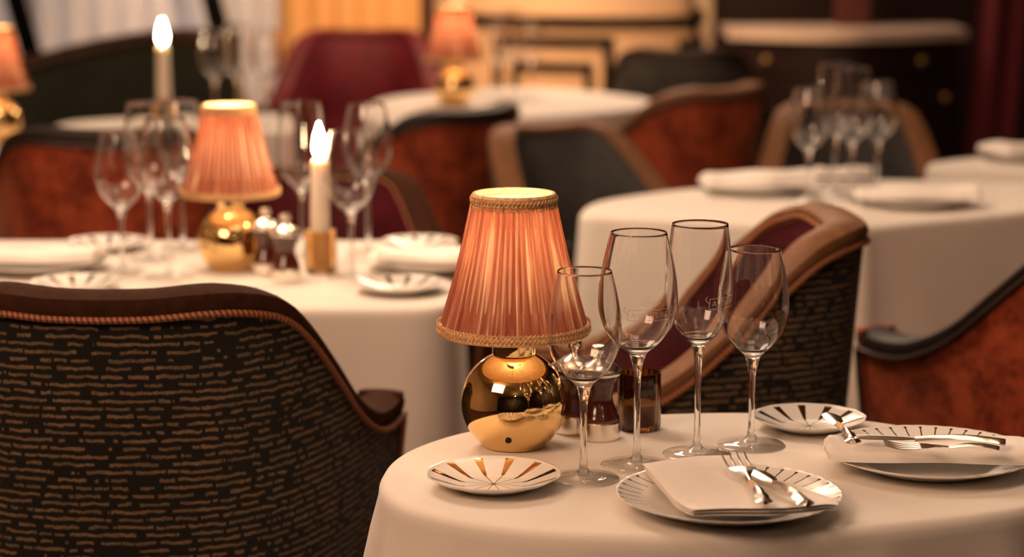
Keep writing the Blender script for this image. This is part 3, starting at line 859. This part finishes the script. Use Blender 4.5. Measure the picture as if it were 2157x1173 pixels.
# back wall with a window opening, x from -2.2 to -.35
wx0, wx1, wz0, wz1 = -2.2, -.42, .55, 2.5
bm = box(X0, wx0, Y1, Y1+.1, 0, ZC); box(wx1, X1, Y1, Y1+.1, 0, ZC, bm); box(wx0, wx1, Y1, Y1+.1, 0, wz0, bm); box(wx0, wx1, Y1, Y1+.1, wz1, ZC, bm)
struct('wall_back', bm, WALLM)
wf = bmesh.new()
for x in (wx0, -1.62, -.98, wx1): box(x-.035, x+.035, Y1-.02, Y1+.06, wz0, wz1, wf)
for z in (wz0, wz1): box(wx0, wx1, Y1-.02, Y1+.06, z-.03, z+.03, wf)
BLACKP = simple('black_paint', (.010, .007, .006), .7, 0, .12)
win = struct('window_1', wf, BLACKP)
obj('pane', box(wx0, wx1, Y1+.015, Y1+.021, wz0, wz1), GLASS, win, False)
# curtains
def m_curtain(name, col, tr):
    q = N(name)
    d = q.n('ShaderNodeBsdfDiffuse'); t = q.n('ShaderNodeBsdfTranslucent')
    d.inputs[0].default_value = (*col, 1); t.inputs[0].default_value = (*col, 1)
    m = q.n('ShaderNodeMixShader'); m.inputs[0].default_value = tr
    q.l(d.outputs[0], m.inputs[1]); q.l(t.outputs[0], m.inputs[2]); q.l(m.outputs[0], q.out.inputs[0]); return q.m
SHEER = m_curtain('sheer_voile', (.80, .77, .76), .6)
GOLDC = m_curtain('golden_silk_curtain', (.78, .46, .20), .25)
DRAPE = simple('black_velvet_drape', (.004, .003, .003), .95, 0, .1)
REDD = simple('deep_red_velvet_drape', (.10, .002, .006), .9, Sheen_Weight=.1)
def curtain(name, label, x0, x1, y, z0, z1, mat, lam, amp, seed, xs=None):
    bm = bmesh.new(); n = int((x1-x0)/lam*10); rr = random.Random(seed); a0 = rr.uniform(0, 6); rows = []
    for j in range(9):
        v = j/8; row = []
        for i in range(n+1):
            x = x0+(x1-x0)*i/n
            ph = 2*PI*(x-x0)/lam + 1.1*math.sin((x-x0)*5+a0) + .6*math.sin((x-x0)*13+a0*2)
            xx = x if xs is None else xs(x, v)
            row.append(bm.verts.new((xx, y+amp*math.sin(ph)*(1-.25*v), z0+(z1-z0)*v)))
        rows.append(row)
    for j in range(8):
        for i in range(n): bm.faces.new((rows[j][i], rows[j][i+1], rows[j+1][i+1], rows[j+1][i]))
    o = obj(name, bm, mat, None, True, 0); md = o.modifiers.new('s', 'SOLIDIFY'); md.thickness = .002
    tag(o, label, 'curtain', 'curtains along the back wall'); return o
YC = 8.25
curtain('sheer_curtain', 'pale sheer curtain over the window behind the green sofa', -1.77, -1.03, YC+.12, .02, 2.6, SHEER, .10, .02, 1)
curtain('sheer_curtain', 'narrow sheer curtain panel between the dark drape and the golden curtain', -1.06, -.78, YC+.14, .02, 2.6, SHEER, .09, .018, 2)
curtain('sheer_curtain', 'sheer curtain panel at the left edge of the picture behind the cropped lamp', -2.25, -1.74, YC+.14, .02, 2.6, SHEER, .09, .02, 3)
curtain('silk_curtain', 'golden silk curtain behind the burgundy armchair', -.84, -.33, YC, .02, 2.6, GOLDC, .085, .022, 4)
def slant(s): return lambda x, v: x - s*(v-.2)
curtain('tied_drape', 'narrow black drape hanging at a slant left of the sheer curtain', -1.785, -1.705, YC-.06, .4, 2.6, DRAPE, .03, .006, 5, slant(.55))
curtain('tied_drape', 'narrow black drape hanging at a slant between sheer and golden curtains', -1.085, -1.010, YC-.06, .4, 2.6, DRAPE, .03, .006, 6, slant(.50))
curtain('velvet_drape', 'deep red velvet drape hanging at the far right beside the dark cabinet', 1.50, 1.66, 7.45, .02, 2.6, REDD, .08, .02, 7, slant(-.12))
struct('trim_1', box(-.335, -.285, YC+.1, YC+.16, 0, 2.9), WOOD)
# black drape wall behind the right side
struct('wall_recess', box(.74, X1, 8.42, 8.46, 0, ZC), DARKW)

# curved cream counter with black mouldings
CREAM = simple('cream_lacquer', (.74, .49, .31), .38)
R = thing('reception_counter', 'curved cream counter with black moulded frames and a black ledge at the back', 'counter', (0, 0, 0))
CP = resample(catmull([(-.24, 8.40, 0), (-.20, 8.06, 0), (0, 7.86, 0), (.30, 7.75, 0), (.52, 7.76, 0), (.645, 7.90, 0), (.67, 8.35, 0)], 12), 80)
def arcp(t, off=0):   # t 0..1 from left to right, convex to the viewer
    k = t*(len(CP)-1); i = min(int(k), len(CP)-2); p = CP[i].lerp(CP[i+1], k-i)
    d = (CP[i+1]-CP[i]).normalized(); return p + Vector((d.y, -d.x, 0))*off
def tX(x):
    for i, (a, b) in enumerate(zip(CP, CP[1:])):
        if a.x <= x <= b.x: return (i+(x-a.x)/(b.x-a.x))/(len(CP)-1)
    return 1
def band(z0, z1, t0, t1, o0, o1, n=48):
    bm = bmesh.new(); rows = []
    for i in range(n+1):
        t = t0+(t1-t0)*i/n; rows.append([bm.verts.new(arcp(t, o)+Vector((0, 0, z))) for o, z in ((o0, z0), (o1, z0), (o1, z1), (o0, z1))])
    for A_, B_ in zip(rows, rows[1:]):
        for k in range(4): bm.faces.new((A_[k], B_[k], B_[(k+1) % 4], A_[(k+1) % 4]))
    bm.faces.new(rows[0]); bm.faces.new(rows[-1]); return bm
obj('body', band(0, .885, 0, 1, -.25, 0), CREAM, R)
obj('ledge', band(.885, .918, 0, 1, -.25, .014), BLACKP, R)
obj('upper_panel', band(.918, 1.12, 0, 1, -.25, -.02), CREAM, R)
for (ta, tb, za, zb, w) in ((tX(-.06), tX(.345), .30, .852, .030), (tX(0), tX(.275), .38, .763, .024), (tX(.565), tX(.65), .30, .838, .030)):
    bm = band(zb-w, zb, ta, tb, -.01, .014, 24)
    for z0, z1, a, b in ((za, za+w, ta, tb), (za, zb, ta, ta+w/1.6), (za, zb, tb-w/1.6, tb)):
        t2 = band(z0, z1, a, b, -.01, .014, 24); me = bpy.data.meshes.new('t'); t2.to_mesh(me); t2.free(); bm.from_mesh(me); bpy.data.meshes.remove(me)
    obj('moulding', bm, BLACKP, R, False)

# dark bow-fronted sideboard
SB = thing('sideboard', 'black bow-fronted sideboard with pale marble top and brass knobs', 'sideboard', (0, 0, 0))
MARBLE = simple('pale_marble', (.72, .55, .44), .22, noise=(5, .15, 0))
def bow(x, off=0):
    t = (x-1.08)/.44; return 7.50 - .20*max(0, 1-abs(t)**1.8) - off
def slab(x0, x1, z0, z1, off, n=40, back=7.74):
    bm = bmesh.new(); rows = []
    for i in range(n+1):
        x = x0+(x1-x0)*i/n
        rows.append([bm.verts.new(c) for c in ((x, bow(x, off), z0), (x, back, z0), (x, back, z1), (x, bow(x, off), z1))])
    for A_, B_ in zip(rows, rows[1:]):
        for k in range(4): bm.faces.new((A_[k], B_[k], B_[(k+1) % 4], A_[(k+1) % 4]))
    bm.faces.new(rows[0]); bm.faces.new(rows[-1]); return bm
obj('cabinet_body', slab(.735, 1.46, .08, .865, 0), DARKW, SB, True, 30)
obj('marble_top', slab(.70, 1.485, .865, .895, .03), MARBLE, SB, True, 30)
for (xa, xb, za, zb) in ((1.06, 1.43, .755, .845), (1.06, 1.43, .62, .735), (1.06, 1.43, .45, .60), (.76, 1.02, .755, .845), (.76, 1.02, .45, .735)):
    bm = bmesh.new(); rows = []
    for i in range(13):
        x = xa+(xb-xa)*i/12
        rows.append([bm.verts.new(c) for c in ((x, bow(x, .010), za), (x, bow(x, -.01), za), (x, bow(x, -.01), zb), (x, bow(x, .010), zb))])
    for A_, B_ in zip(rows, rows[1:]):
        for k in range(4): bm.faces.new((A_[k], B_[k], B_[(k+1) % 4], A_[(k+1) % 4]))
    bm.faces.new(rows[0]); bm.faces.new(rows[-1])
    dr = obj('drawer', bm, DARKW, SB, True, 30)
    kx = {0: None}.get(0)
    xk = xa+.06 if xa < .8 else xb-.11 if za > .7 else xb-.02 if za > .6 else xb-.08
    sp = lathe([(0, -.002), (.006, -.002), (.006, .010), (.014, .014), (.016, .020), (.012, .027), (0, .030)], 24)
    ko = obj('knob', sp, GOLD, dr); ko.location = (xk, bow(xk, .008), (za+zb)/2); ko.rotation_euler = (PI/2, 0, 0)
for x, y in ((.77, 7.56), (1.42, 7.56), (.77, 7.7), (1.42, 7.7)):
    obj('foot', box(x-.02, x+.02, y-.02, y+.02, 0, .081), DARKW, SB, False)
# decanter and red box seen above the marble top
bx = obj('red_box', box(1.08, 1.19, 7.60, 7.69, .8955, 1.16, None, .004), simple('dark_red_leatherette', (.07, .008, .005), .6)); tag(bx, 'dark red box standing on the marble top of the sideboard', 'box')

# sofa
SF = thing('sofa', 'dark green camel-back sofa with dark wooden rim before the window', 'sofa', (0, 0, 0))
def sofa_top(x):
    t = (x+1.02)/.62; return .765+.135*math.exp(-(t*1.15)**2) - .03*max(0, abs(t)-.6)
def sofa_back(off0, off1, ztop, zbot, mat, name, bulge=0):
    bm = bmesh.new(); rows = []; n = 50
    for i in range(n+1):
        x = -1.94+1.08*i/n; yb = 7.15 + .10*(1-((x+1.25)/.6)**2)*0.6
        zt = sofa_top(x)+ztop; r = []
        for k in range(9):
            z = zbot+(zt-zbot)*k/8; r.append(bm.verts.new((x, yb+off0-bulge*math.sin(PI*k/8), z)))
        for k in range(8, -1, -1):
            z = zbot+(zt-zbot)*k/8; r.append(bm.verts.new((x, yb+off1, z)))
        rows.append(r)
    m = len(rows[0])
    for A_, B_ in zip(rows, rows[1:]):
        for k in range(m): bm.faces.new((A_[k], B_[k], B_[(k+1) % m], A_[(k+1) % m]))
    bm.faces.new(rows[0]); bm.faces.new(rows[-1]); return obj(name, bm, mat, SF)
sofa_back(0, .14, -.045, .30, GREEN, 'backrest', .04)
bm = bmesh.new()
pth = []
for i in range(51):
    x = -1.94+1.08*i/50; yb = 7.15 + .06*(1-((x+1.25)/.6)**2); pth.append((x, yb+.05, sofa_top(x)-.022))
obj('wooden_rim', tube(pth, .034, 12), WOOD, SF)
obj('seat', box(-1.9, -.88, 6.62, 7.16, .22, .44, None, .03), GREEN, SF)
for x in (-1.94, -.95):
    obj('arm', box(x, x+.09, 6.62, 7.2, .22, .60, None, .03), GREEN, SF)
for x in (-1.80, -.90):
    for y in (6.68, 7.2): obj('leg', tube([(x, y, 0), (x, y, .225)], .02, 10), WOOD, SF)

# ------------------------------------------------------------------ lights
def area(name, loc, size, e, col, target=None, sy=None):
    l = bpy.data.lights.new(name, 'AREA'); l.energy = e; l.color = col; l.size = size
    if sy: l.shape = 'RECTANGLE'; l.size_y = sy
    o = bpy.data.objects.new(name, l); COL.objects.link(o); o.location = loc
    d = Vector(target or (loc[0], loc[1], 0)) - Vector(loc)
    o.rotation_euler = d.to_track_quat('-Z', 'Y').to_euler(); return o
def spot(loc, e, tgt, ang=70, col=(1, .66, .40), r=.04):
    l = bpy.data.lights.new('accent_spot', 'SPOT'); l.energy = e; l.color = col; l.spot_size = math.radians(ang); l.spot_blend = .6; l.shadow_soft_size = r  # unseen spots, added for highlights and to brighten single areas
    o = bpy.data.objects.new('accent_spot', l); COL.objects.link(o); o.location = loc
    d = Vector(tgt)-Vector(loc); o.rotation_euler = d.to_track_quat('-Z', 'Y').to_euler()
WARM = (1, .70, .49)
area('ceiling_light_main', (-.7, 3.9, 2.8), 1.2, 84, WARM, (.2, 3.0, .7))
area('table_fill', (.5, 2.3, 2.8), 1.0, 9, WARM)  # unseen fill, added above the nearest table to lift its napkin
area('ceiling_light_rear', (.2, 7.0, 2.8), 1.2, 95, WARM, (0, 6.0, .7))
area('front_fill', (-1.5, .9, 2.75), 1.3, 84, (1, .60, .38), (.2, 3.4, .6))  # unseen fill, added to brighten cloth sides that face the camera
area('window_daylight', ((wx0+wx1)/2, Y1+.6, 1.5), 1.8, 60, (1, .83, .74), ((wx0+wx1)/2, 7, 1.2), 2.0)
spot((-.6, 6.9, 2.8), 420, (-.55, 8.25, .9), 60, (1, .60, .30))
spot((.3, 5.0, 2.8), 330, (.25, 7.8, .85), 36, (1, .58, .28))
spot((-.5, 3.2, 2.8), 55, (-.6, 3.6, .75))
spot((.9, 3.6, 2.8), 40, (.7, 4.3, .75))
spot((.3, 2.0, 2.8), 3, (.4, 2.4, .75))
for lx, ly, lz in ((-1.6, .2, 2.5), (1.3, -.3, 2.4), (.2, -1.2, 2.5), (-.4, 1.6, 2.7)):
    l = bpy.data.lights.new('glint_light', 'POINT'); l.energy = 7; l.color = (1, .72, .5); l.shadow_soft_size = .03  # unseen point lights, added for glints in the glassware
    o = bpy.data.objects.new('glint_light', l); COL.objects.link(o); o.location = (lx, ly, lz)
w = bpy.data.worlds.new('world'); S.world = w; w.use_nodes = True
w.node_tree.nodes['Background'].inputs[0].default_value = (.5, .42, .40, 1); w.node_tree.nodes['Background'].inputs[1].default_value = .3
